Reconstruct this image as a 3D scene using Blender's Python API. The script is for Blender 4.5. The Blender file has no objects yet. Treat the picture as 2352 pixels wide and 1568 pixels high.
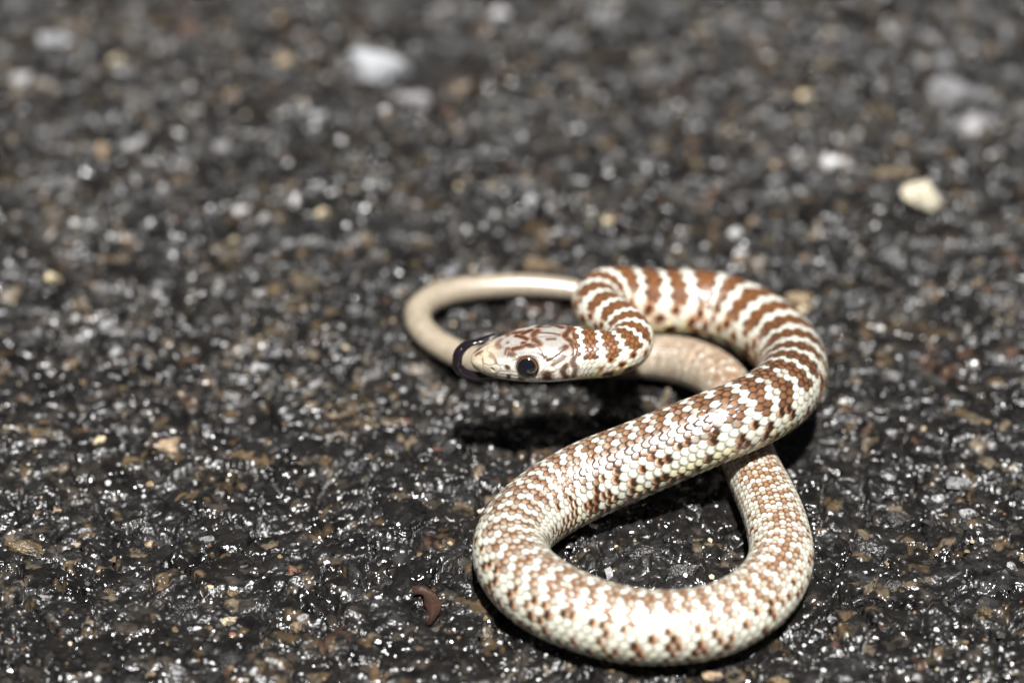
import bpy, bmesh, math, random
import numpy as np
from mathutils import Vector, Matrix

MM = 0.001
R = math.radians
scene = bpy.context.scene

# ------------------------------------------------------------------ camera
PITCH, DIST, HFOV = R(37.0), 323.0, R(20.0)            # millimetres
CAM = np.array([0.0, -DIST * math.cos(PITCH), DIST * math.sin(PITCH)])
FWD = np.array([0.0, math.cos(PITCH), -math.sin(PITCH)])
RIGHT = np.array([1.0, 0.0, 0.0])
UP = np.array([0.0, math.sin(PITCH), math.cos(PITCH)])
FOCUS = 293.0

cd = bpy.data.cameras.new('camera')
cam = bpy.data.objects.new('camera', cd)
scene.collection.objects.link(cam)
scene.camera = cam
cd.sensor_width = 22.3
cd.lens = 22.3 / 2 / math.tan(HFOV / 2)
cd.clip_start, cd.clip_end = 0.01, 300.0
cam.location = Vector(CAM * MM)
cam.rotation_euler = (math.pi / 2 - PITCH, 0, 0)
cd.dof.use_dof = True
cd.dof.focus_distance = FOCUS * MM
cd.dof.aperture_fstop = 7.0

# ------------------------------------------------------------------ light: night, one hard light from above the camera
SUN_EL, SUN_AZ = R(70.5), R(5.0)                       # az: swing to the camera's right
sun_dir = Vector((math.sin(SUN_AZ) * math.cos(SUN_EL), -math.cos(SUN_AZ) * math.cos(SUN_EL), math.sin(SUN_EL)))
sl = bpy.data.lights.new('sun', 'SUN')
sun = bpy.data.objects.new('sun', sl)
scene.collection.objects.link(sun)
sl.energy = 4.5
sl.angle = R(3.2)
sl.color = (1.0, 0.985, 0.96)
sun.rotation_euler = sun_dir.to_track_quat('Z', 'Y').to_euler()
sun.location = (0, 0, 2)

world = bpy.data.worlds.new('World')
scene.world = world
world.use_nodes = True
wn, wl = world.node_tree.nodes, world.node_tree.links
bg = wn['Background']
sky = wn.new('ShaderNodeTexSky')
sky.sky_type = 'NISHITA'
sky.sun_disc = False
sky.sun_elevation = SUN_EL
sky.sun_rotation = math.pi - SUN_AZ
wl.new(sky.outputs['Color'], bg.inputs['Color'])
bg.inputs['Strength'].default_value = 0.004

scene.view_settings.view_transform = 'Standard'
scene.view_settings.look = 'None'
scene.view_settings.exposure = 1.5
scene.view_settings.gamma = 1.0
scene.view_settings.use_curve_mapping = False
scene.cycles.use_denoising = True
scene.cycles.sample_clamp_direct = 16.0
scene.cycles.max_bounces = 5
scene.cycles.sample_clamp_indirect = 4.0

# ------------------------------------------------------------------ helpers
random.seed(7)
rng = np.random.default_rng(11)
# PURE-BEGIN
def pixel_ray(px, py):
    """photo pixel (2352 x 1568 scale) -> unit direction"""
    f = 1176.0 / math.tan(HFOV / 2)
    d = FWD * f + RIGHT * (px - 1176.0) + UP * (784.0 - py)
    return d / np.linalg.norm(d)

def at_height(px, py, z):
    d = pixel_ray(px, py)
    return CAM + d * ((z - CAM[2]) / d[2])

def pchip(xs, ys):
    xs, ys = np.asarray(xs, float), np.asarray(ys, float)
    h = np.diff(xs); dl = np.diff(ys) / h
    m = np.zeros_like(ys)
    for i in range(1, len(xs) - 1):
        if dl[i - 1] * dl[i] > 0:
            w1, w2 = 2 * h[i] + h[i - 1], h[i] + 2 * h[i - 1]
            m[i] = (w1 + w2) / (w1 / dl[i - 1] + w2 / dl[i])
    m[0], m[-1] = dl[0], dl[-1]
    def f(x):
        x = np.clip(np.asarray(x, float), xs[0], xs[-1])
        i = np.clip(np.searchsorted(xs, x) - 1, 0, len(xs) - 2)
        t = (x - xs[i]) / h[i]
        return ((1 + 2 * t) * (1 - t) ** 2 * ys[i] + t * (1 - t) ** 2 * h[i] * m[i]
                + t * t * (3 - 2 * t) * ys[i + 1] + t * t * (t - 1) * h[i] * m[i + 1])
    return f

def smooth(a, lo, hi):
    t = np.clip((a - lo) / (hi - lo), 0, 1)
    return t * t * (3 - 2 * t)

def vnoise(x, y, seed=0):
    """lattice value noise, 0..1"""
    g = np.random.default_rng(seed).random((256, 256))
    xi, yi = np.floor(x).astype(int), np.floor(y).astype(int)
    fx, fy = x - xi, y - yi
    fx, fy = fx * fx * (3 - 2 * fx), fy * fy * (3 - 2 * fy)
    a, b = g[xi & 255, yi & 255], g[(xi + 1) & 255, yi & 255]
    c, d = g[xi & 255, (yi + 1) & 255], g[(xi + 1) & 255, (yi + 1) & 255]
    return (a * (1 - fx) + b * fx) * (1 - fy) + (c * (1 - fx) + d * fx) * fy

def fbm(x, y, seed=0, octs=4):
    s, a, n = 0, 0.5, 0
    for o in range(octs):
        s = s + a * vnoise(x * 2 ** o, y * 2 ** o, seed + o); n += a; a *= 0.5
    return s / n

def cells(x, y, size, seed):
    """jittered-grid Voronoi: nearest id, distance gap to the second cell, offset from the seed"""
    g = np.random.default_rng(seed).random((2, 256, 256))
    X, Y = x / size, y / size
    xi, yi = np.floor(X).astype(int), np.floor(Y).astype(int)
    d1 = np.full(X.shape, 9.0); d2 = d1.copy(); ident = np.zeros(X.shape, int)
    ox, oy = np.zeros(X.shape), np.zeros(X.shape)
    for a in (-1, 0, 1):
        for b in (-1, 0, 1):
            i, j = (xi + a) & 255, (yi + b) & 255
            dx, dy = X - (xi + a + g[0, i, j]), Y - (yi + b + g[1, i, j])
            d = np.sqrt(dx * dx + dy * dy)
            near = d < d1
            d2 = np.where(near, d1, np.minimum(d2, d))
            ident = np.where(near, i * 256 + j, ident)
            ox, oy = np.where(near, dx, ox), np.where(near, dy, oy)
            d1 = np.where(near, d, d1)
    return ident, (d2 - d1) * size, ox * size, oy * size
# PURE-END

def tag(o, label=None, cat=None, group=None, kind=None):
    if label: o['label'] = label
    if cat: o['category'] = cat
    if group: o['group'] = group
    if kind: o['kind'] = kind
    return o

def link(o, parent=None):
    scene.collection.objects.link(o)
    if parent is not None: o.parent = parent
    return o

def np_mesh(name, verts, faces, cols=None, smooth_shade=True):
    me = bpy.data.meshes.new(name)
    n, k = len(faces), faces.shape[1]
    me.vertices.add(len(verts)); me.vertices.foreach_set('co', np.ascontiguousarray(verts, np.float32).ravel())
    me.loops.add(n * k); me.loops.foreach_set('vertex_index', np.ascontiguousarray(faces, np.int32).ravel())
    me.polygons.add(n)
    me.polygons.foreach_set('loop_start', np.arange(0, n * k, k, dtype=np.int32))
    me.polygons.foreach_set('use_smooth', np.full(n, smooth_shade))
    if cols is not None:
        at = me.color_attributes.new('tint', 'FLOAT_COLOR', 'POINT')
        c4 = np.ones((len(verts), 4), np.float32); c4[:, :3] = cols
        at.data.foreach_set('color', c4.ravel())
    me.update(calc_edges=True); me.validate()
    return me

def grid_faces(nr, nc, wrap=False):
    i = np.arange(nr - 1)[:, None] * nc
    j = np.arange(nc if wrap else nc - 1)[None, :]
    j2 = (j + 1) % nc
    return np.stack([i + j, i + j2, i + nc + j2, i + nc + j], -1).reshape(-1, 4)

# ------------------------------------------------------------------ materials
class Mat:
    def __init__(self, name):
        self.m = bpy.data.materials.new(name); self.m.use_nodes = True
        self.n, self.l = self.m.node_tree.nodes, self.m.node_tree.links
        self.b = self.n['Principled BSDF']
    def node(self, t, **kw):
        n = self.n.new('ShaderNode' + t)
        for k, v in kw.items():
            if k in n.inputs: n.inputs[k].default_value = v
            else: setattr(n, k, v)
        return n
    def coord(self): return self.node('TexCoord').outputs['Object']
    def noise(self, scale, detail=3, rough=0.6, vec=None):
        n = self.node('TexNoise', Scale=scale, Detail=detail, Roughness=rough)
        self.l.new(vec or self.coord(), n.inputs['Vector']); return n.outputs['Fac']
    def ramp(self, src, stops):
        r = self.node('ValToRGB')
        e = r.color_ramp.elements
        while len(e) < len(stops): e.new(0.5)
        for q, (p, c) in zip(e, stops): q.position = p; q.color = (*c, 1) if len(c) == 3 else c
        self.l.new(src, r.inputs[0]); return r.outputs['Color']
    def mix(self, a, b, fac, mode='MIX'):
        m = self.node('Mix', data_type='RGBA', blend_type=mode)
        for v, i in ((a, 6), (b, 7), (fac, 0)):
            if hasattr(v, 'node'): self.l.new(v, m.inputs[i])
            else: m.inputs[i].default_value = v if i == 0 else (*v, 1)
        return m.outputs[2]
    def bump(self, height, dist, strength=1.0, normal=None):
        b = self.node('Bump', Distance=dist, Strength=strength)
        self.l.new(height, b.inputs['Height'])
        if normal: self.l.new(normal, b.inputs['Normal'])
        return b.outputs['Normal']
    def set(self, **kw):
        for k, v in kw.items():
            i = self.b.inputs[{'base': 'Base Color', 'rough': 'Roughness', 'spec': 'Specular IOR Level', 'normal': 'Normal',
                               'coat': 'Coat Weight', 'coat_rough': 'Coat Roughness', 'sss': 'Subsurface Weight'}[k]]
            if hasattr(v, 'node'): self.l.new(v, i)
            else: i.default_value = (*v, 1) if isinstance(v, tuple) else v
        return self.m

def road_material():
    m = Mat('wet_tar_and_grit')
    a = m.node('Attribute', attribute_name='tint').outputs['Color']
    big = m.noise(150, 3); fine = m.noise(1900, 0.5, 0.4); mid = m.noise(480, 2, .5)
    tone = m.ramp(mid, [(0.3, (0.28, 0.28, 0.28)), (0.7, (.9, .87, .84))])
    base = m.mix(a, tone, 1.0, 'MULTIPLY')
    rough = m.ramp(big, [(0.40, (0.19, 0.19, 0.19)), (0.60, (0.42, 0.42, 0.42))])
    nrm = m.bump(fine, 0.00019, 1.0, m.bump(mid, 0.0010, 1.0))
    return m.set(base=base, rough=rough, spec=0.48, normal=nrm)

def stone_material(name, dark, light, rough=0.4, spec=0.5, film=True):
    m = Mat(name)
    rnd = m.node('ObjectInfo').outputs['Random']
    n1 = m.noise(3.5, 4); n2 = m.noise(14, 3)
    c = m.mix(dark, light, n1)
    v = m.ramp(rnd, [(0, (0.65, 0.65, 0.65)), (1, (1.25, 1.2, 1.15))])
    if film: c = m.mix(c, (.014, .013, .012), m.ramp(m.noise(2.6, 5, .65), [(.46, (0, 0, 0)), (.58, (.92, .92, .92))]))
    return m.set(base=m.mix(c, v, 1.0, 'MULTIPLY'), rough=rough, spec=spec, normal=m.bump(n2, 0.00018, 1.0, m.bump(m.noise(4.5, 2), .0008, 1.0)))

# ------------------------------------------------------------------ road
def road_height(x, y):
    """height in mm of the worn asphalt at x, y (mm)"""
    h = 0.9 * (fbm(x / 28, y / 28, 3, 3) - 0.5) + 1.2 * (fbm(x / 6.5, y / 6.5, 13, 2) - 0.5)
    wx, wy = x + 1.2 * (vnoise(x / 2.2, y / 2.2, 40) - 0.5), y + 1.2 * (vnoise(x / 2.2, y / 2.2, 41) - 0.5)
    t = np.random.default_rng(5).random((4, 65536)) - 0.5
    i1, g1, ox, oy = cells(wx, wy, 5.2, 21)
    keep = (t[3, i1] > -0.15)
    h = h + keep * (1.0 * t[0, i1] + 0.34 * (t[1, i1] * ox + t[2, i1] * oy)) - 1.2 * np.exp(-(g1 / 0.42) ** 2) * (t[0, i1] < 0.1)
    i2, g2, ox, oy = cells(wx, wy, 1.5, 22)
    t2 = np.random.default_rng(6).random((4, 65536)) - 0.5
    h = h + 0.42 * t2[0, i2] + 0.3 * (t2[1, i2] * ox + t2[2, i2] * oy) - 0.2 * np.exp(-(g2 / 0.2) ** 2) * (t2[3, i2] < 0.2)
    h = h + 0.34 * (fbm(x / 1.1, y / 1.1, 60, 3) - 0.5)
    return h - 0.40, i1, i2

def build_road():
    step = 0.235
    def axis(lo, hi):
        core = np.arange(lo, hi, step)
        out = step * np.cumsum(1.25 ** np.arange(1, 51))
        return np.concatenate([lo - out[::-1], core, core[-1] + out])
    xs, ys = axis(-92, 92), axis(-82, 122)
    X, Y = np.meshgrid(xs, ys)
    h, i1, i2 = road_height(X, Y)
    far = np.maximum(np.abs(X) - 92, np.maximum(Y - 122, -82 - Y))
    h = np.where(far > 0, h * np.exp(-np.maximum(far, 0) / 60.0), h)
    # colour: black binder, with chips of brown, ochre, grey and pale aggregate ground flush into it
    k = np.random.default_rng(8).random((3, 65536))
    pal = np.array([[.0122, .0112, .0104], [.042, .036, .030], [.085, .060, .034], [.032, .031, .032], [.13, .105, .075], [.075, .042, .028]])
    pick2 = np.digitize(k[0], [.70, .83, .89, .96, .985])
    pick1 = np.digitize(k[1], [.78, .88, .925, .98, .99])
    col = pal[pick2[i2]]
    big = (pick1[i1] > 0)[..., None]
    col = np.where(big & (fbm(X / 2.4, Y / 2.4, 70, 3) > 0.47)[..., None], pal[pick1[i1]] * 0.75, col)
    col = col * (0.75 + 0.6 * fbm(X / 14, Y / 14, 77, 3))[..., None]
    film = smooth(fbm(X / 0.9, Y / 0.9, 88, 3), 0.42, 0.56)[..., None]      # binder film left on the chips
    col = col * film + np.array([.0115, .0106, .0100]) * (1 - film)
    V = np.stack([X, Y, h], -1).reshape(-1, 3) * MM
    me = np_mesh('road', V, grid_faces(len(ys), len(xs)), col.reshape(-1, 3))
    me.materials.append(road_material())
    o = link(bpy.data.objects.new('road', me))
    tag(o, 'wet black asphalt road surface with glittering grit and brown stone chips', kind='structure')
    return o

road = build_road()

def height_at(x, y):
    return float(road_height(np.array([float(x)]), np.array([float(y)]))[0][0])

# ------------------------------------------------------------------ snake
# PURE2-BEGIN
# photo pixel of the axis, height of the axis above the road (mm, None = lying on it), half width in pixels
PATH = [
    (1082, 827, 12.6, 10), (1140, 823, 13.0, 44), (1210, 817, 13.4, 54), (1280, 812, 13.5, 54), (1335, 811, 13.3, 52),
    (1385, 814, 13.0, 52), (1428, 806, 12.7, 52), (1450, 783, 12.2, 52), (1436, 755, 11.5, 53), (1404, 732, 10.7, 54),
    (1376, 712, 9.8, 56), (1374, 690, 8.8, 60), (1402, 678, 7.8, 66), (1450, 686, 6.7, 72),
    (1508, 696, 5.6, 77), (1592, 698, 4.7, 79), (1660, 712, 4.2, 82), (1729, 741, 4.6, 82), (1795, 790, 5.6, 80), (1822, 850, 7.2, 78),
    (1790, 908, 9.1, 82), (1722, 948, 9.8, 84), (1647, 979, 9.6, 85), (1545, 1021, 8.2, 87), (1443, 1064, 6.5, 89), (1356, 1100, 5.1, 91), (1270, 1146, None, 89),
    (1198, 1203, None, 87), (1172, 1262, None, 88), (1190, 1314, None, 89), (1252, 1368, None, 91), (1351, 1413, None, 89), (1450, 1437, None, 88),
    (1550, 1440, None, 86), (1655, 1421, None, 84), (1748, 1366, None, 80), (1793, 1290, None, 75), (1784, 1205, None, 71),
    (1757, 1136, None, 68), (1728, 1076, None, 64), (1706, 1005, None, 61), (1690, 935, None, 59), (1660, 878, None, 58),
    (1620, 848, None, 57), (1562, 828, None, 55), (1480, 820, None, 50), (1380, 822, None, 45), (1250, 832, None, 39), (1150, 835, None, 35),
    (1085, 825, None, 32), (1038, 807, None, 31), (996, 782, None, 31), (968, 755, None, 31), (959, 728, None, 31), (967, 704, None, 31),
    (1002, 681, None, 31), (1057, 666, None, 30), (1125, 659, None, 28), (1190, 656, None, 27), (1275, 660, None, 25), (1330, 668, None, 22),
    (1400, 684, None, 17), (1460, 700, None, 11), (1510, 716, None, 4)]
HEAD = 11.4                                            # mm, snout to jaw angle

def centreline(step):
    F = 1176.0 / math.tan(HFOV / 2)
    pts, rad = [], []
    for px, py, z, hw in PATH:
        r = 2.0
        for _ in range(6):
            P = at_height(px, py, z if z is not None else r + 0.1)
            r = hw * np.linalg.norm(P - CAM) / F
        pts.append(P); rad.append(r)
    pts, rad = np.array(pts), np.array(rad)
    t = np.concatenate([[0], np.cumsum(np.linalg.norm(np.diff(pts, axis=0), axis=1) ** 0.5)])
    # centripetal Catmull-Rom
    A = np.vstack([2 * pts[0] - pts[1], pts, 2 * pts[-1] - pts[-2]])
    T = np.concatenate([[2 * t[0] - t[1]], t, [2 * t[-1] - t[-2]]])
    out, outr = [], []
    for i in range(len(pts) - 1):
        t0, t1, t2, t3 = T[i:i + 4]; p0, p1, p2, p3 = A[i:i + 4]
        u = np.linspace(t1, t2, 60, endpoint=(i == len(pts) - 2))[:, None]
        a1 = (t1 - u) / (t1 - t0) * p0 + (u - t0) / (t1 - t0) * p1
        a2 = (t2 - u) / (t2 - t1) * p1 + (u - t1) / (t2 - t1) * p2
        a3 = (t3 - u) / (t3 - t2) * p2 + (u - t2) / (t3 - t2) * p3
        b1 = (t2 - u) / (t2 - t0) * a1 + (u - t0) / (t2 - t0) * a2
        b2 = (t3 - u) / (t3 - t1) * a2 + (u - t1) / (t3 - t1) * a3
        out.append((t2 - u) / (t2 - t1) * b1 + (u - t1) / (t2 - t1) * b2)
    P = np.concatenate(out)
    S = np.concatenate([[0], np.cumsum(np.linalg.norm(np.diff(P, axis=0), axis=1))])
    s_knots = S[np.minimum(np.arange(len(pts)) * 60, len(P) - 1)]
    n = int(S[-1] / 0.1)
    su = np.linspace(0, S[-1], n)
    Q = np.stack([np.interp(su, S, P[:, k]) for k in range(3)], -1)
    for _ in range(3):                                  # even out the knots
        ker = np.ones(13) / 13
        Q2 = np.stack([np.convolve(np.pad(Q[:, k], 6, mode='reflect', reflect_type='odd'), ker, 'valid') for k in range(3)], -1)
        Q = Q2
    S2 = np.concatenate([[0], np.cumsum(np.linalg.norm(np.diff(Q, axis=0), axis=1))])
    rs = pchip(s_knots * S2[-1] / S[-1], rad)
    total = S2[-1]
    s = np.concatenate([0.4 * np.linspace(0, 1, 14) ** 2, np.arange(0.4 + 0.06, HEAD + 1, 0.06), np.arange(HEAD + 1, total, step)])
    C = np.stack([np.interp(s, S2, Q[:, k]) for k in range(3)], -1)
    r = rs(s)
    Cf = np.stack([np.interp(s + 0.25, S2, Q[:, k]) for k in range(3)], -1) - np.stack([np.interp(s - 0.25, S2, Q[:, k]) for k in range(3)], -1)
    T_ = Cf / np.linalg.norm(Cf, axis=1)[:, None]
    return s, C, T_, r

H_U = [0, .02, .06, .12, .25, .42, .58, .74, .88, 1.0, 1.15, 1.35]
H_W = pchip(np.sqrt(H_U), [0, .70, 1.12, 1.52, 2.08, 2.58, 2.92, 3.08, 2.98, 2.74, 2.48, 2.36])
H_T = pchip(np.sqrt(H_U), [0, .58, .94, 1.32, 1.88, 2.40, 2.56, 2.52, 2.44, 2.36, 2.34, 2.36])
H_B = pchip(np.sqrt(H_U), [0, .62, 1.0, 1.36, 1.80, 2.14, 2.26, 2.26, 2.22, 2.22, 2.28, 2.36])

def cross(s, r, th):
    """offset of the skin from the axis: sideways and up (mm); s, r column arrays, th row array, 0 = spine"""
    u = np.sqrt(np.clip(s / HEAD, 0, 1.35))
    k = smooth(s / HEAD, 1.0, 1.35)
    rr = r
    w = H_W(u) * (1 - k) + rr * k
    t = H_T(u) * (1 - k) + rr * k
    b = H_B(u) * (1 - k) + rr * 0.97 * k
    n = 2.45 * (1 - k) + 2.0 * k
    sn, cs = np.sin(th), np.cos(th)
    x = w * np.sign(sn) * np.abs(sn) ** (2 / n)
    z = np.where(cs > 0, t, b) * np.sign(cs) * np.abs(cs) ** (2 / n)
    return x, z

def frames(T_, s):
    roll = np.interp(s, [0, 12, 20, 26], [R(6), R(6), R(0), 0])
    side = np.cross(T_, np.array([0, 0, 1.0])); side /= np.linalg.norm(side, axis=1)[:, None]
    up = np.cross(side, T_)
    c, n = np.cos(roll)[:, None], np.sin(roll)[:, None]
    return side * c - up * n, up * c + side * n      # positive roll tips the spine towards +side
# PURE2-END

# ---- markings of the head: seams between plates and brown strokes, as (mm from snout, degrees from spine)
SEAMS = [
    [(.66, 0), (1.9, 0), (3.25, 0)], [(6.5, 0), (7.84, 0), (9.3, 0)],
    [(.66, 0), (1.1, 14), (1.46, 30), (1.48, 62)], [(1.9, 0), (1.95, 12), (2.4, 22), (2.8, 42), (2.87, 62), (2.14, 71), (1.48, 63)],
    [(3.25, 0), (3.5, 12), (4.25, 21), (5.4, 16), (6.4, 11), (6.5, 0)], [(4.25, 21), (4.08, 37), (3.95, 57), (3.34, 69), (2.87, 62)],
    [(6.4, 11), (6.88, 17), (7.3, 32), (7.42, 41), (7.0, 50), (6.46, 44), (5.74, 45), (5.26, 49), (4.96, 40), (4.3, 22)],
    [(9.3, 0), (9.85, 4), (10.0, 13), (9.58, 26), (8.56, 48), (7.6, 59), (7.6, 49), (7.42, 38)],
    [(1.48, 66), (1.36, 93), (1.5, 112)], [(2.87, 62), (3.22, 73), (3.22, 85), (2.68, 96), (1.84, 110), (1.5, 112)],
    [(3.28, 70), (4.0, 69), (4.18, 79), (4.06, 87), (3.22, 87)], [(4.0, 61), (5.08, 51)], [(4.18, 72), (4.18, 86), (4.72, 87)],
    [(4.12, 88), (4.12, 94), (4.5, 97), (5.0, 97)], [(7.42, 45), (7.6, 52), (7.6, 62), (7.12, 69)], [(7.48, 67), (7.48, 73), (7.12, 85), (6.76, 90)],
    [(7.6, 60), (8.86, 43), (9.34, 49), (9.28, 56), (8.2, 68), (7.48, 71)], [(10.0, 13), (10.3, 26), (10.18, 45), (9.34, 51)],
    [(8.2, 68), (8.5, 80), (8.02, 87), (7.24, 85)], [(8.5, 80), (9.58, 72), (9.28, 56)], [(9.58, 72), (10.3, 66), (10.18, 45)],
    [(2.68, 96), (4.12, 95), (4.78, 96), (5.68, 101), (6.76, 92), (8.26, 86), (9.64, 76), (10.72, 74)],
    [(2.75, 95), (2.45, 119)], [(4.12, 95), (3.8, 119)], [(5.44, 101), (5.3, 119)], [(6.82, 92), (6.82, 119)], [(8.26, 86), (8.32, 119)],
    [(9.64, 76), (9.95, 119)], [(10.72, 74), (11.3, 112)]]
STROKES = [  # (points, width mm, darkness, on both sides)
    ([(5.6, 19), (4.7, 24)], .30, .85, 1), ([(5.98, 2), (4.96, -9)], .26, .85, 0), ([(5.62, 12), (6.5, 21)], .30, .95, 1), ([(3.05, 4), (3.3, 10)], .34, .45, 1),
    ([(4.15, 20), (3.97, 32), (4.72, 39)], .28, .6, 1), ([(6.64, 4), (7.1, 16)], .36, .75, 1), ([(7.06, -9), (8.14, -6), (9.1, -2)], .13, .8, 0),
    ([(7.9, 5), (8.6, 5)], .2, .6, 0), ([(9.46, 25), (8.56, 41)], .34, 1., 1), ([(7.72, 54), (8.26, 52)], .2, .8, 1), ([(7.12, 34), (7.48, 45)], .28, .9, 1),
    ([(8.2, 66), (9.22, 49)], .28, .55, 1), ([(9.4, 72), (9.1, 85), (9.5, 100)], .34, .8, 1), ([(7.6, 90), (7.66, 98)], .55, 1.05, 1),
    ([(10.3, 44), (10.0, 62), (10.4, 82), (10.3, 99)], .32, .7, 1), ([(3.94, 96), (3.78, 114)], .22, .9, 1), ([(5.1, 108), (5.16, 114)], .36, .8, 1),
    ([(3.9, 73), (3.96, 76)], .26, .8, 1), ([(2.3, 30), (2.6, 40)], .22, .35, 1), ([(.75, 8), (1.3, 6)], .25, .6, 0), ([(4.12, 3), (4.14, 3)], .2, .6, 0),
    ([(7.3, -30), (8.3, -28)], .16, .8, 0), ([(9.55, 0), (10.1, 13), (10.25, 28)], .34, .8, 1), ([(2.6, 108), (2.45, 116)], .2, .35, 1),
    ([(1.48, 40), (1.5, 58)], .14, .3, 1), ([(2.8, 50), (2.86, 60)], .2, .4, 1)]

def build_snake():
    s, C, T, r = centreline(0.132)
    side, up = frames(T, s)
    th = np.radians(np.concatenate([np.linspace(-128, 128, 184, endpoint=False), np.linspace(128, 232, 26, endpoint=False)]))[None, :]
    SEG = th.shape[1]
    sc, rc = s[:, None], r[:, None]
    x, z = cross(sc, rc, th)
    P = C[:, None] + x[..., None] * side[:, None] + z[..., None] * up[:, None]
    # ---- scale lattice
    L = np.maximum(0.235 * r, 0.31)
    p = np.concatenate([[0], np.cumsum(np.diff(s) / (0.5 * (L[1:] + L[:-1])))])
    a = np.broadcast_to(p[:, None], x.shape)
    dg = (np.degrees(th) + 180) % 360 - 180
    b = np.broadcast_to(np.sign(dg) * np.interp(np.abs(dg), [0, 58, 66, 130, 180], [0, 5.4, 6.1, 10.5, 13.7]), x.shape)
    # overlapping scales: each point belongs to the foremost scale that covers it; its rounded rear edge is free
    ka = np.full(x.shape, 1e9); kj = np.zeros(x.shape); edge = np.zeros(x.shape); cover = np.full(x.shape, 9.0)
    jb = np.round(b)
    for dj in (-1, 0, 1):
        j = jb + dj
        off = 0.5 * (np.abs(j) % 2)
        for da in (-1, 0, 1):
            ac = np.round(a - off) + off + da
            da_ = (a - ac + .10) / .82; db_ = (b - j) / .67
            rho = (np.abs(da_) ** 1.75 + np.abs(db_) ** 1.75) ** (1 / 1.75)
            inside = rho < 1
            front = inside & (ac < ka)
            cover = np.where(front, np.where(ka < 1e8, cover, cover), cover)
            kj = np.where(front, j, kj); edge = np.where(front, 1 - rho, edge); ka = np.where(front, ac, ka)
    for dj in (-1, 0, 1):                                # distance to the rear edge of a scale lying over this one
        j = jb + dj
        off = 0.5 * (np.abs(j) % 2)
        for da in (-1, 0, 1):
            ac = np.round(a - off) + off + da
            rho = (np.abs((a - ac + .10) / .82) ** 1.75 + np.abs((b - j) / .67) ** 1.75) ** (1 / 1.75)
            over = (ac < ka - .1) & (rho >= 1)
            cover = np.where(over, np.minimum(cover, rho - 1), cover)
    bare = ka > 1e8
    ka = np.where(bare, np.round(a), ka); kj = np.where(bare, jb, kj)
    edge = np.where(bare, 0, np.minimum(edge, cover * 1.3)) * .6
    vent = np.abs(b) > 10.5
    va = np.round(a)
    ka = np.where(vent, va, ka); kj = np.where(vent, 11 * np.sign(b), kj)
    edge = np.where(vent, np.minimum(0.5 - np.abs(a - va), (np.abs(b) - 10.5) * 0.9), edge)
    t = a - ka                                           # + = towards the tail
    hsh = np.abs(np.sin(ka * 12.9898 + kj * 78.233) * 43758.5453) % 1.0
    hs2 = np.abs(np.sin(ka * 39.346 + kj * 11.135) * 24634.6345) % 1.0
    on = smooth(sc - .75 * smooth(np.abs(np.degrees(th)), 30, 70), 10.15, 10.35) * np.ones_like(x)
    on = np.where(np.abs(np.degrees(th)) > 119, smooth(sc, 10.8, 11.5), on) * np.ones_like(x)
    rel = on * (rc / 3.8)
    hgt = rel * (0.095 * np.clip(t, -.6, .6) - 0.04 * np.exp(-(edge / 0.06) ** 2))
    # ---- colour of the scales
    WHITE = np.array([.56, .57, .51]); CREAM = np.array([.68, .64, .39]); BELLY = np.array([.70, .66, .48])
    RUST = np.array([.125, .047, .013]); TAN = np.array([.20, .094, .038]); TAIL = np.array([.245, .212, .162])
    DARK = np.array([.016, .008, .005]); ORANGE = np.array([.34, .11, .018])
    def V(m): return m[..., None]
    post = smooth(sc, 68, 118) * np.ones_like(x); tail = smooth(sc, 160, 200) * np.ones_like(x)
    aj = np.abs(kj)
    wob = 1.5 * (fbm(ka / 7 + 31, kj / 6 + 50, 101, 2) - 0.5) * (0.35 + 0.55 * post) + 0.25 * (hsh - 0.5) * (0.4 + 1.1 * post)
    skew = 0.03 * aj * np.where(kj > 0, 1, -1) * np.sin(ka / 9)
    per_s = 3.4 + 1.6 * np.exp(-((s - 27) / 8.5) ** 4) + .75 * np.exp(-((s - 52) / 14) ** 4) - 1.35 * smooth(s, 68, 90)
    phase = np.concatenate([[0], np.cumsum(np.diff(p) / (0.5 * (per_s[1:] + per_s[:-1])))])
    f = (np.interp(ka + wob + skew, p, phase) + .42) % 1.0
    wfrac = 0.30 + 0.06 * aj / 5 + 0.19 * post - 0.30 * smooth(sc, 135, 180)
    # how white a scale is: hard-edged bands in front, ragged ones behind where scales are half white
    depth = np.minimum(f, wfrac - f) * 2.3 + 0.28 * (hs2 - .5) * post
    white = smooth(depth - post * (0.16 * t * 2 + 0.10), -0.03 - 0.10 * post, 0.03 + 0.14 * post)
    flank = smooth(aj + 0.8 * (hsh - .5) + 0.9 * (fbm(ka / 3, kj * 0 + 3.3, 120, 2) - .5), 5.1 - 1.5 * post, 5.8 - 1.1 * post)
    flank = flank * (1 - 0.75 * smooth(sc, 135, 170))
    brown = V(1 - post) * RUST + V(post) * TAN
    brown = brown * V(0.8 + 0.4 * hs2)
    inner = smooth(edge, 0.02, 0.28)
    brown_in = brown * V(0.74 + 0.33 * inner) + V(0.022 * inner) * np.array([1, .8, .7])
    fade = post * .55 * smooth(t + .5 * (hs2 - .5), .02, .42)
    brown_in = brown_in * V(1 - fade) + WHITE * .85 * V(fade)
    root_ = (1 - smooth(t, -.42, -.12)) * post * .6
    brown_in = brown_in * V(1 - root_) + RUST * .45 * V(root_)
    rim = np.exp(-(np.minimum((f - wfrac), (1 - f)) / .10) ** 2) * (1 - post) * .55
    brown_in = brown_in * V(1 - rim) + DARK * 1.6 * V(rim)
    base = brown_in * V(1 - white) + WHITE * V(white)
    flk = np.where(V(aj >= 7.6 + hsh), CREAM * V(1 - .6 * post) + WHITE * V(.6 * post), WHITE * np.array([1, .98, .93]))
    base = base * V(1 - flank) + flk * V(flank)
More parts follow.
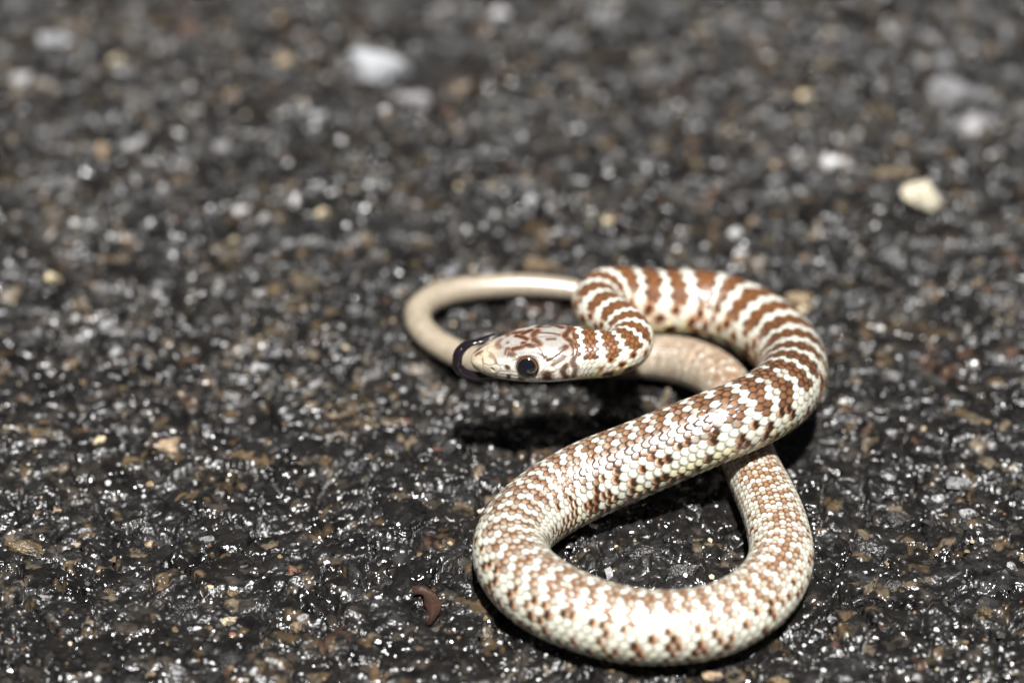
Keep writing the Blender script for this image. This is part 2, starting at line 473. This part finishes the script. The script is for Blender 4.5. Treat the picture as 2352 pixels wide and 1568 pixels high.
    # spots on the flanks: two alternate rows of dark brown, rimmed with orange
    idx = np.round(ka - .5 * (aj % 2))
    turn = np.select([aj == 4, aj == 5, aj == 6, aj == 7, aj == 8, aj == 9, aj == 10], [1, 2, 0, 2, 1, 0, 2], 9)
    hit = ((((idx + turn + np.where(hs2 > .86, 1, 0)) % 3 == 0) & (hsh > .08)) | ((hs2 < .16) & (post > .3))) & (turn < 5) & ~(((aj == 4) | (aj == 6)) & (hsh < .35)) & (sc > 12.6)
    hit = (hit | (((idx + turn) % 2 == 0) & (turn < 5) & (hsh > .72) & (sc < 140))) & (sc > 68)
    hit = hit & ((1 - smooth(sc, 128, 168)) > hs2 * .8) & (aj > 5.2 - post)
    lead = -t + .30 * (hs2 - .5) - .55 * (b - kj) ** 2 * 1.6 + .25 * (fbm(a * 3, b * 3, 140, 2) - .5) + .24 + .2 * (1 - post)
    m1 = smooth(lead, -.34, .02) * hit
    m2 = smooth(lead, -.08, .24) * hit
    base = base * V(1 - m1 * .9) + ORANGE * V(m1 * .9)
    base = base * V(1 - m2) + (DARK * 1.4 * V(1 - post) + RUST * .25 * V(post)) * V(m2)
    for row, ph, size in ((6.2, .62, .68), (7.6, .12, .78), (9.1, .62, .86)):      # rounder spots on the front third
        q = np.interp(a, p, phase) + .42 - ph
        kq = np.round(q)
        for sg in (-1, 1):
            j1 = np.abs(np.sin(kq * 17.13 + row * 7.7 + sg * 3.1) * 9631.7) % 1.0
            j2 = np.abs(np.sin(kq * 5.71 + row * 3.3 + sg * 9.4) * 7311.3) % 1.0
            da = (q - kq) * 3.15 + .7 * (j1 - .5); db = b * sg - row - .7 * (j2 - .5)
            rr = np.sqrt((da * 1.05) ** 2 + (db * .8) ** 2) / (size * (.7 + .5 * j2)) + .7 * (fbm(a * 2.4, b * 2.4, 140, 2) - .5)
            live = (sc < 70) * smooth(sc, 12.5, 13.5)
            m1 = (1 - smooth(rr, .85, 1.3)) * live * .9; m2 = (1 - smooth(rr, .45, .9)) * live
            base = base * V(1 - m1) + ORANGE * V(m1); base = base * V(1 - m2) + DARK * 1.3 * V(m2)
    base = base * V(1 - tail) + (TAIL * V(1.0 + (0.5 * (hsh - .5) + 1.7 * (fbm(a * 1.1, b * .4, 150, 3) - .5)) * (1 - .75 * smooth(sc, 185, 225)))) * V(tail)
    base = np.where(V(aj >= 11), np.where(V(tail > .5), TAIL * 1.15, BELLY), base)
    # the dark skin between the scales, plus a painted shadow line under overlapping edges
    ln = np.exp(-(edge / (0.105 + 0.03 * hs2)) ** 2) * (0.55 + 0.45 * smooth(sc, 50, 75)) * (1 - .35 * smooth(sc, 165, 190)) * (1 - .55 * smooth(sc, 190, 215))
    ln = ln * (.97 - .32 * white) * np.where(aj >= 11, .25, 1) * (1 - .2 * flank)
    seamc = np.where(V(sc < 60), RUST * .4, np.where(V(sc > 165), TAN * .4, DARK * 1.5))
    base = base * V(1 - ln) + seamc * V(ln)
    # ---- head
    hm = s < 13.0
    hp = P[hm].reshape(-1, 3)
    def trace(poly):
        q = []
        for (s0, t0), (s1, t1) in zip(poly[:-1], poly[1:]):
            n = max(3, int(12 * (abs(s1 - s0) + abs(t1 - t0) * .045)))
            q += [(s0 + (s1 - s0) * i / n, t0 + (t1 - t0) * i / n) for i in range(n + 1)]
        q = np.array(q)
        i = np.interp(q[:, 0], s, np.arange(len(s)))
        C1, S1, U1 = (np.stack([np.interp(i, np.arange(len(s)), M[:, k]) for k in range(3)], -1) for M in (C, side, up))
        xx, zz = cross(q[:, 0], np.interp(q[:, 0], s, r), np.radians(q[:, 1]))
        return C1 + xx[:, None] * S1 + zz[:, None] * U1
    def dist(pts):
        out = np.full(len(hp), 9.0)
        for q in pts: out = np.minimum(out, ((hp - q) ** 2).sum(1))
        return np.sqrt(out)
    n_h = int(hm.sum())
    hs, ht = s[hm][:, None] * np.ones((1, SEG)), np.degrees(th) * np.ones((n_h, 1))
    hn = fbm(hs * 2.4 + 7, ht * .14 + 60, 160, 3)
    grain = fbm(hs * 9 + 7, ht * .5 + 60, 161, 2)
    top = 1 - smooth(np.abs(ht), 38, 58)
    GREY = np.array([.225, .217, .203]); SNOUT = np.array([.45, .37, .26]); CHEEK = np.array([.64, .63, .56])
    hc = GREY * V(top) + CHEEK * V(1 - top)
    sn = (1 - smooth(hs, 1.6, 4.2)) * 0.75
    hc = hc * V(1 - sn) + SNOUT * V(sn)
    hc = hc * V(.86 + .28 * grain)
    hd = np.zeros_like(hs)
    for poly, w, dk, both in STROKES:
        dk = min(1.0, dk * 1.15)
        for sg in ((1, -1) if both else (1,)):
            dd = dist(trace([(u_, v_ * sg) for u_, v_ in poly])).reshape(hs.shape) / (w * 1.08)
            dd = dd + .5 * (hn - .5)
            halo = (1 - smooth(dd, .8, 1.5)) * dk * .7
            core = (1 - smooth(dd, .40, 1.05)) * dk
            oc = np.array([.17, .062, .018])
            hc = hc * V(1 - halo) + oc * V(halo)
            hc = hc * V(1 - np.minimum(core, 1)) + np.array([.036, .013, .006]) * V(np.minimum(core, 1))
    sd = np.full(hs.shape, 9.0)
    for poly in SEAMS:
        for sg in (1, -1):
            sd = np.minimum(sd, dist(trace([(u_, v_ * sg) for u_, v_ in poly])).reshape(hs.shape))
    lip = dist(np.concatenate([trace([(.5, 119 * sg), (3, 121 * sg), (8, 120 * sg), (11.0, 112 * sg)]) for sg in (1, -1)])).reshape(hs.shape)
    sl_ = np.exp(-(sd / .055) ** 2) * .65
    hc = hc * V(1 - sl_) + np.array([.08, .04, .022]) * V(sl_)
    ll = np.exp(-(lip / .07) ** 2) * .8
    hc = hc * V(1 - ll) + np.array([.10, .04, .02]) * V(ll)
    jaw = smooth(np.abs(ht), 122, 128); hc = hc * V(1 - jaw) + np.array([.74, .66, .52]) * V(jaw)
    nost = dist(np.concatenate([trace([(2.36, 82 * sg), (2.46, 86 * sg)]) for sg in (1, -1)])).reshape(hs.shape)
    nn = np.exp(-(nost / .13) ** 2); hc = hc * V(1 - nn * .9) + np.array([.09, .045, .03]) * V(nn * .9)
    k = on[hm]
    base[hm] = hc * V(1 - k) + base[hm] * V(k)
    hh = -.045 * np.exp(-(sd / .06) ** 2) - .12 * np.exp(-(lip / .10) ** 2) - .22 * np.exp(-(nost / .11) ** 2)
    # brow ridge over the eye and the socket round it
    eyes = []
    for sg in (1, -1):
        e = trace([(5.82, 71 * sg), (5.84, 71 * sg)])[0]
        ax = trace([(5.82, 71 * sg), (5.84, 71 * sg)])[0] - C[np.searchsorted(s, 5.82)]
        ds = dist([e]).reshape(hs.shape)
        hh = hh - .30 * np.exp(-(ds / 1.0) ** 4)
        ring = np.exp(-((ds - 1.22) / .12) ** 2) * .7
        base[hm] = base[hm] * V(1 - ring) + np.array([.06, .03, .018]) * V(ring)
        brow = dist(trace([(4.7, 44 * sg), (5.6, 43 * sg), (6.6, 44 * sg), (7.2, 50 * sg)])).reshape(hs.shape)
        hh = hh + .16 * np.exp(-(brow / .32) ** 2)
        eyes.append((e, sg))
    hgt[hm] = hgt[hm] * k + hh * (1 - k)
    # ---- displace along the ring's own outward direction
    out = x[..., None] * side[:, None] + z[..., None] * up[:, None]
    out = out / np.maximum(np.linalg.norm(out, axis=-1, keepdims=True), 1e-6)
    P = P + out * V(hgt * smooth(sc, 0.15, 0.8))
    base_pt = np.array([13.0, -22.0, 0.0])
    nr = len(s)
    verts = np.concatenate([P.reshape(-1, 3), [C[-1] + T[-1] * 0.4]]) - base_pt
    faces = grid_faces(nr, SEG, wrap=True)
    cols = np.concatenate([base.reshape(-1, 3), [TAIL]])
    q = np.arange(SEG); l0 = (nr - 1) * SEG
    tip = np.stack([l0 + q, l0 + (q + 1) % SEG, np.full(SEG, nr * SEG), np.full(SEG, nr * SEG)], -1)
    me = np_mesh('body', verts * MM, faces[:, ::-1].copy(), np.clip(cols, 0.004, .86))
    m = Mat('scaly_skin')
    c = m.node('Attribute', attribute_name='tint').outputs['Color']
    n1 = m.noise(2200, 3)
    c = m.mix(c, m.ramp(n1, [(.25, (.84, .82, .8)), (.75, (1.08, 1.07, 1.05))]), 1.0, 'MULTIPLY')
    me.materials.append(m.set(base=c, rough=0.33, spec=0.6, normal=m.bump(m.noise(5200, 2), 0.00003, 0.6), coat=.25, coat_rough=.28))
    root = link(bpy.data.objects.new('snake', None)); root.empty_display_size = 0.005
    root.location = Vector(base_pt * MM)
    tag(root, 'coiled young snake with rust and white bands, raised head and flicking tongue, on asphalt', 'snake')
    body = link(bpy.data.objects.new('body', me), root)
    tag(body, 'scaly banded body, rust-brown and white in front, plain tan towards the tail')

    # ---- eyes: dark ball, brown iris, black pupil under a clear glossy cap
    def flat(name, col, rough=.08):
        mm = Mat(name); nz = mm.noise(1500, 2)
        return mm.set(base=mm.mix(col, tuple(v * .55 for v in col), nz), rough=rough, spec=.6, coat=.6, coat_rough=.03)
    m_ball, m_iris, m_pupil = flat('eye_rim', (.028, .016, .012), .2), flat('iris_brown', (.11, .042, .014), .15), flat('pupil_black', (.006, .007, .011), .05)
    def cap(rad, ang, nr_=18, nc=40):
        v = [[0, 0, rad]]; f = []
        for i in range(1, nr_ + 1):
            al = ang * i / nr_
            v += [[rad * math.sin(al) * math.cos(2 * math.pi * j / nc), rad * math.sin(al) * math.sin(2 * math.pi * j / nc), rad * math.cos(al)] for j in range(nc)]
        for j in range(nc): f.append([0, 1 + j, 1 + (j + 1) % nc])
        for i in range(nr_ - 1):
            for j in range(nc):
                q0 = 1 + i * nc
                f.append([q0 + j, q0 + nc + j, q0 + nc + (j + 1) % nc, q0 + (j + 1) % nc])
        return v, f
    def cap_obj(name, rad, ang, mat, parent):
        v, f = cap(rad * MM, ang)
        mm = bpy.data.meshes.new(name); mm.from_pydata(v, [], f)
        mm.materials.append(mat); mm.shade_smooth()
        return link(bpy.data.objects.new(name, mm), parent)
    i0 = int(np.searchsorted(s, 5.82))
    for e, sg in eyes:
        n = side[i0] * sg * .88 + up[i0] * .42 - T[i0] * .16
        n = n / np.linalg.norm(n)
        ball = cap_obj('eye', 1.48, math.pi * .98, m_ball, root)
        ball.location = Vector((e - n * 1.0 - base_pt) * MM)
        ball.rotation_euler = Vector(n).to_track_quat('Z', 'Y').to_euler()
        cap_obj('iris', 1.492, math.asin(1.06 / 1.492), m_iris, ball)
        cap_obj('pupil', 1.504, math.asin(.92 / 1.504), m_pupil, ball)
    # ---- tongue: leaves the lip, curls forward and up, the two tips thrown back over the snout
    def on_plane(px, py, yy):
        d = pixel_ray(px, py); return CAM + d * ((yy - CAM[1]) / d[1])
    F = 1176.0 / math.tan(HFOV / 2)
    tip0 = C[0]
    y0 = tip0[1]
    tracks = [
        [(1128, 862, .2, 7), (1106, 864, -.2, 8.5), (1082, 862, -.5, 9), (1060, 852, -.7, 9.5), (1050, 836, -.7, 9.5), (1051, 818, -.5, 9.5), (1058, 804, -.2, 9), (1070, 793, .2, 7.5), (1088, 785, .7, 4.8), (1112, 776, 1.3, 3), (1136, 767, 1.9, 1.2)],
        [(1058, 804, -.2, 7), (1070, 795, -.2, 6), (1086, 789, -.2, 4), (1104, 785, -.1, 2.4), (1124, 777, .1, 1.0)]]
    tv, tf = [], []
    for tr in tracks:
        kn = np.array([on_plane(px, py, y0 + dy) for px, py, dy, w in tr]); wd = np.array([w for *_, w in tr]) * .068
        tt = np.arange(len(kn)); u = np.linspace(0, len(kn) - 1, 90)
        cc = np.stack([pchip(tt, kn[:, k_])(u) for k_ in range(3)], -1)
        for _ in range(4): cc[1:-1] = (cc[:-2] + 2 * cc[1:-1] + cc[2:]) / 4
        ww = pchip(tt, wd)(u)
        tg = np.gradient(cc, axis=0); tg /= np.linalg.norm(tg, axis=1)[:, None]
        b1 = np.cross(tg, [0, 1.0, 0]); b1 /= np.linalg.norm(b1, axis=1)[:, None]; b2 = np.cross(tg, b1)
        an = np.linspace(0, 2 * math.pi, 16, endpoint=False)
        ring = cc[:, None] + ww[:, None, None] * (np.cos(an)[None, :, None] * b1[:, None] * .8 + np.sin(an)[None, :, None] * b2[:, None])
        o0 = len(tv) * 1
        o0 = sum(len(q_) for q_ in tv)
        tv.append(ring.reshape(-1, 3)); tf.append(grid_faces(90, 16, True) + o0)
    tme = np_mesh('tongue', (np.concatenate(tv) - base_pt) * MM, np.concatenate(tf))
    tm = Mat('tongue_black')
    tme.materials.append(tm.set(base=tm.mix((.005, .004, .006), (.012, .008, .011), tm.noise(900, 2)), rough=.14, spec=.5))
    tag(link(bpy.data.objects.new('tongue', tme), root), 'glossy black forked tongue curled up over the snout')
    return root

snake = build_snake()

# ------------------------------------------------------------------ stones set in the asphalt
def rock_mesh(name, seed, flat=.62, n=15):
    rg = random.Random(seed); bm = bmesh.new()
    for _ in range(n):
        v = Vector((rg.gauss(0, 1), rg.gauss(0, 1), rg.gauss(0, 1))).normalized() * rg.uniform(.82, 1.08)
        bm.verts.new((v.x * .5, v.y * .5 * rg.uniform(.75, 1), v.z * .5 * flat))
    res = bmesh.ops.convex_hull(bm, input=bm.verts)
    bmesh.ops.delete(bm, geom=[g for g in res['geom_interior'] if isinstance(g, bmesh.types.BMVert)], context='VERTS')
    me = bpy.data.meshes.new(name); bm.to_mesh(me); bm.free()
    return me

STONE_MATS = {
    'white': stone_material('white_stone', (.24, .245, .26), (.46, .465, .48), .45),
    'grey': stone_material('grey_stone', (.12, .12, .13), (.30, .30, .31), .4),
    'cream': stone_material('cream_stone', (.50, .40, .25), (.74, .66, .46), .5),
    'ochre': stone_material('ochre_stone', (.07, .048, .022), (.16, .115, .06), .35),
    'rust': stone_material('rust_stone', (.08, .035, .022), (.19, .095, .06), .35),
    'dark': stone_material('dark_stone', (.014, .014, .015), (.035, .033, .032), .3, .5),
    'tan': stone_material('tan_stone', (.20, .14, .09), (.38, .29, .19), .4)}
STONE_MATS['loose_cream'] = stone_material('bare_cream_stone', (.50, .44, .32), (.68, .63, .50), .5, .5, False)
STONE_MATS['loose_white'] = stone_material('bare_white_stone', (.30, .31, .33), (.52, .53, .55), .45, .5, False)
ROCKS = {}
for mk in STONE_MATS:
    ROCKS[mk] = []
    for i in range(5):
        me = rock_mesh('stone', sum(map(ord, mk)) * 31 + i); me.materials.append(STONE_MATS[mk]); ROCKS[mk].append(me)

def stone(mk, px, py, wpx, hpx, proud=.45, name='stone', parent=road, seed=None, ang=None):
    P = at_height(px, py, 0.2)
    k = np.linalg.norm(P - CAM) * math.tan(HFOV / 2) / 1176.0
    w, d = wpx * k, hpx * k / math.sin(PITCH) * .8
    hgt = min(w, d) * .7
    me = random.choice(ROCKS[mk])
    o = link(bpy.data.objects.new(name, me), parent)
    g = height_at(P[0], P[1])
    o.location = Vector((P[0], P[1], g + hgt * .5 * (2 * proud - 1))) * MM
    o.scale = Vector((w, d, hgt / .62)) * MM * 1.12
    o.rotation_euler = (random.uniform(-.25, .25), random.uniform(-.25, .25), random.uniform(-.4, .4) if ang is None else ang)
    return o

SEEN = [('white', 125, 95, 110, 50, .4), ('white', 60, 172, 80, 45, .4), ('grey', 945, 228, 105, 55, .45), ('white', 730, 266, 48, 40, .5), ('grey', 500, 330, 55, 50, .4),
        ('white', 1150, 36, 52, 48, .4), ('grey', 1270, 90, 120, 70, .35), ('grey', 2205, 210, 150, 100, .3), ('grey', 2240, 275, 120, 60, .3), ('white', 1910, 358, 95, 45, .4), ('cream', 1845, 200, 42, 38, .5),
        ('white', 2052, 62, 42, 40, .4), ('rust', 432, 62, 66, 50, .4), ('white', 1282, 515, 46, 40, .5), ('cream', 742, 484, 42, 30, .5), ('white', 1695, 532, 46, 36, .5), ('cream', 1392, 500, 32, 30, .4),
        ('ochre', 1768, 540, 40, 34, .4), ('white', 550, 470, 70, 32, .35), ('white', 662, 542, 44, 24, .4), ('white', 1226, 446, 42, 34, .4), ('ochre', 692, 632, 95, 46, .25), ('ochre', 1258, 598, 130, 50, .25),
        ('tan', 1842, 684, 80, 60, .45), ('white', 242, 738, 46, 36, .5), ('white', 270, 800, 32, 30, .5), ('cream', 120, 628, 46, 30, .4), ('white', 592, 842, 56, 36, .4), ('tan', 972, 890, 38, 22, .5),
        ('cream', 2122, 892, 46, 22, .5), ('rust', 1002, 1026, 42, 14, .4), ('tan', 388, 1008, 80, 44, .35), ('ochre', 312, 1046, 50, 30, .3), ('rust', 204, 968, 46, 26, .3), ('tan', 770, 946, 66, 20, .35),
        ('cream', 522, 1412, 46, 34, .35), ('tan', 690, 1422, 56, 36, .35), ('ochre', 1800, 1544, 80, 36, .3), ('grey', 2200, 1108, 66, 44, .4), ('white', 2326, 1292, 32, 26, .5), ('rust', 670, 1306, 52, 36, .35),
        ('white', 1420, 1088, 10, 10, .5), ('ochre', 60, 1250, 120, 60, .25), ('ochre', 90, 990, 70, 40, .3), ('dark', 1560, 1300, 90, 50, .35), ('dark', 1480, 1270, 120, 60, .35), ('ochre', 1600, 1240, 70, 26, .25),
        ('grey', 810, 712, 44, 26, .4), ('tan', 530, 206, 40, 36, .4), ('rust', 1092, 110, 40, 36, .4), ('tan', 650, 130, 46, 40, .4), ('cream', 640, 20, 50, 40, .3), ('grey', 1380, 20, 60, 40, .4),
        ('white', 320, 318, 30, 40, .45), ('tan', 236, 335, 30, 70, .4), ('ochre', 1250, 205, 60, 34, .3), ('tan', 1060, 205, 60, 40, .35), ('grey', 2160, 140, 60, 50, .3), ('white', 300, 330, 34, 30, .4),
        ('tan', 1040, 292, 90, 24, .3), ('ochre', 2080, 380, 160, 40, .25), ('grey', 1120, 620, 40, 30, .4), ('cream', 225, 1000, 40, 26, .35), ('ochre', 560, 1100, 40, 30, .3), ('white', 1040, 610, 50, 30, .35),
        ('ochre', 2270, 1390, 60, 34, .3), ('tan', 1640, 1540, 60, 30, .3), ('dark', 2060, 1180, 80, 50, .35), ('dark', 2000, 1240, 120, 60, .3), ('ochre', 1960, 1330, 46, 26, .3)]
for it in SEEN: stone(*it[:5], proud=it[5])
made = len(SEEN)
rs = random.Random(3)
while made < 296:
    px, py = rs.uniform(-40, 2390), 1568 * rs.random() ** .9
    mk = rs.choices(['dark', 'grey', 'ochre', 'tan', 'rust', 'white', 'cream'], [9, 5, 4, 3, 1.6, 2.6, 1])[0]
    w = rs.uniform(16, 46) * (1.5 if mk == 'dark' else 1)
    stone(mk, px, py, w, w * rs.uniform(.45, .8), proud=rs.uniform(.22, .45)); made += 1

# fine grit: far too many grains to count
def build_grit(n=12000):
    ico = np.array([(0, 1, 1.618), (0, -1, 1.618), (0, 1, -1.618), (0, -1, -1.618), (1, 1.618, 0), (-1, 1.618, 0), (1, -1.618, 0), (-1, -1.618, 0), (1.618, 0, 1), (-1.618, 0, 1), (1.618, 0, -1), (-1.618, 0, -1)]) / 1.902
    tri = [(i, j, k) for i in range(12) for j in range(i + 1, 12) for k in range(j + 1, 12)
           if all(abs(np.linalg.norm(ico[p] - ico[q]) - 1.0515) < .05 for p, q in ((i, j), (j, k), (i, k)))]
    tri = np.array([t if np.dot(np.cross(ico[t[1]] - ico[t[0]], ico[t[2]] - ico[t[0]]), ico[t[0]]) > 0 else (t[0], t[2], t[1]) for t in tri])
    x, y = rng.uniform(-88, 88, n), rng.uniform(-78, 118, n)
    h = road_height(x, y)[0]
    sz = 0.13 + 0.30 * rng.random(n) ** 2.2
    v = ico[None] * rng.uniform(.6, 1.2, (n, 12, 1)) * (sz[:, None, None] * rng.uniform(.7, 1.3, (n, 1, 3)) * np.array([1, 1, .7]))
    v = v + np.stack([x, y, h + sz * .12], -1)[:, None]
    pal = np.array([[.02, .02, .021], [.06, .055, .05], [.13, .09, .05], [.5, .5, .5], [.38, .31, .21], [.15, .08, .05]])
    c = pal[np.digitize(rng.random(n), [.62, .80, .88, .94, .97])] * rng.uniform(.6, 1.3, (n, 1))
    f = (tri[None] + (np.arange(n) * 12)[:, None, None]).reshape(-1, 3)
    me = np_mesh('grit', v.reshape(-1, 3) * MM, f, np.repeat(c, 12, 0), smooth_shade=False)
    m = Mat('grit_grains')
    me.materials.append(m.set(base=m.node('Attribute', attribute_name='tint').outputs['Color'], rough=.12, spec=1.0, normal=m.bump(m.noise(4000, 2), .00005, 1)))
    o = link(bpy.data.objects.new('grit', me), road)
    return tag(o, kind='stuff')
build_grit()

# ------------------------------------------------------------------ loose things lying on the road
o = stone('loose_cream', 2120, 466, 92, 74, .9, 'pebble', None, ang=.2); tag(o, 'cream rounded pebble lying alone on dark asphalt beyond the coils', 'pebble')
o = stone('loose_white', 850, 150, 185, 74, .95, 'stone_chip', None, ang=-.15); tag(o, 'large white quartz chip on asphalt far beyond the snake', 'stone chip')
o = stone('loose_white', 1398, 1311, 24, 30, .8, 'pebble', None); tag(o, 'tiny white pebble inside the lower loop of the snake', 'pebble')

def strip(name, pts, widths, mat, lift, curl):
    """a thin curved scrap with real thickness; pts in photo pixels"""
    top, bot = [], []
    for i, ((px, py), w) in enumerate(zip(pts, widths)):
        P = at_height(px, py, 0.3); Q = at_height(*pts[min(i + 1, len(pts) - 1)], 0.3) - at_height(*pts[max(i - 1, 0)], 0.3)
        n = np.array([-Q[1], Q[0], 0]); n /= np.linalg.norm(n)
        for k in range(7):
            e = (k - 3) / 3
            q = P + n * w * e * random.uniform(.72, 1.2); g = max(height_at(P[0], P[1]), -.2) + lift + curl * e * e * random.uniform(.3, 1.4) + random.uniform(-.09, .09)
            top.append([q[0], q[1], g + .06]); bot.append([q[0], q[1], g - .06])
    n = len(pts)
    f = grid_faces(n, 7); m = n * 7
    rim = [k for k in range(7)] + [i * 7 + 6 for i in range(1, n)] + [(n - 1) * 7 + k for k in range(5, -1, -1)] + [i * 7 for i in range(n - 2, 0, -1)]
    sides = np.array([[rim[i], rim[(i + 1) % len(rim)], rim[(i + 1) % len(rim)] + m, rim[i] + m] for i in range(len(rim))])
    c = np.mean(top, 0); c[2] = 0
    me = np_mesh(name, (np.array(top + bot) - c) * MM, np.concatenate([f, f[:, ::-1] + m, sides]))
    me.materials.append(mat)
    o = link(bpy.data.objects.new(name, me)); o.location = Vector(c * MM)
    return o
lm = Mat('dry_leaf'); leafm = lm.set(base=lm.mix((.010, .005, .004), (.042, .017, .009), lm.noise(900, 5)), rough=.6, spec=.35, normal=lm.bump(lm.noise(1500, 3), .0002, .8))
o = strip('leaf_scrap', [(948, 1352), (968, 1350), (988, 1360), (999, 1380), (996, 1402), (984, 1424)], [.45, .75, .7, .9, .55, .3], leafm, -.02, .35)
tag(o, 'curled red-brown scrap of dry leaf on asphalt outside the lower loop', 'leaf')
gm = Mat('shaded_dry_grass'); grassm = gm.set(base=gm.mix((.035, .026, .014), (.08, .06, .035), gm.noise(600, 3)), rough=.6)  # straw tone darkened, dim shade put into the base colour
o = strip('grass_blade', [(1498, 968), (1512, 945), (1524, 922), (1532, 902), (1536, 886)], [.12, .28, .36, .38, .3], grassm, .25, .08)
tag(o, 'short dry grass blade, darkened in colour for shade, on the road under the raised neck', 'grass blade')
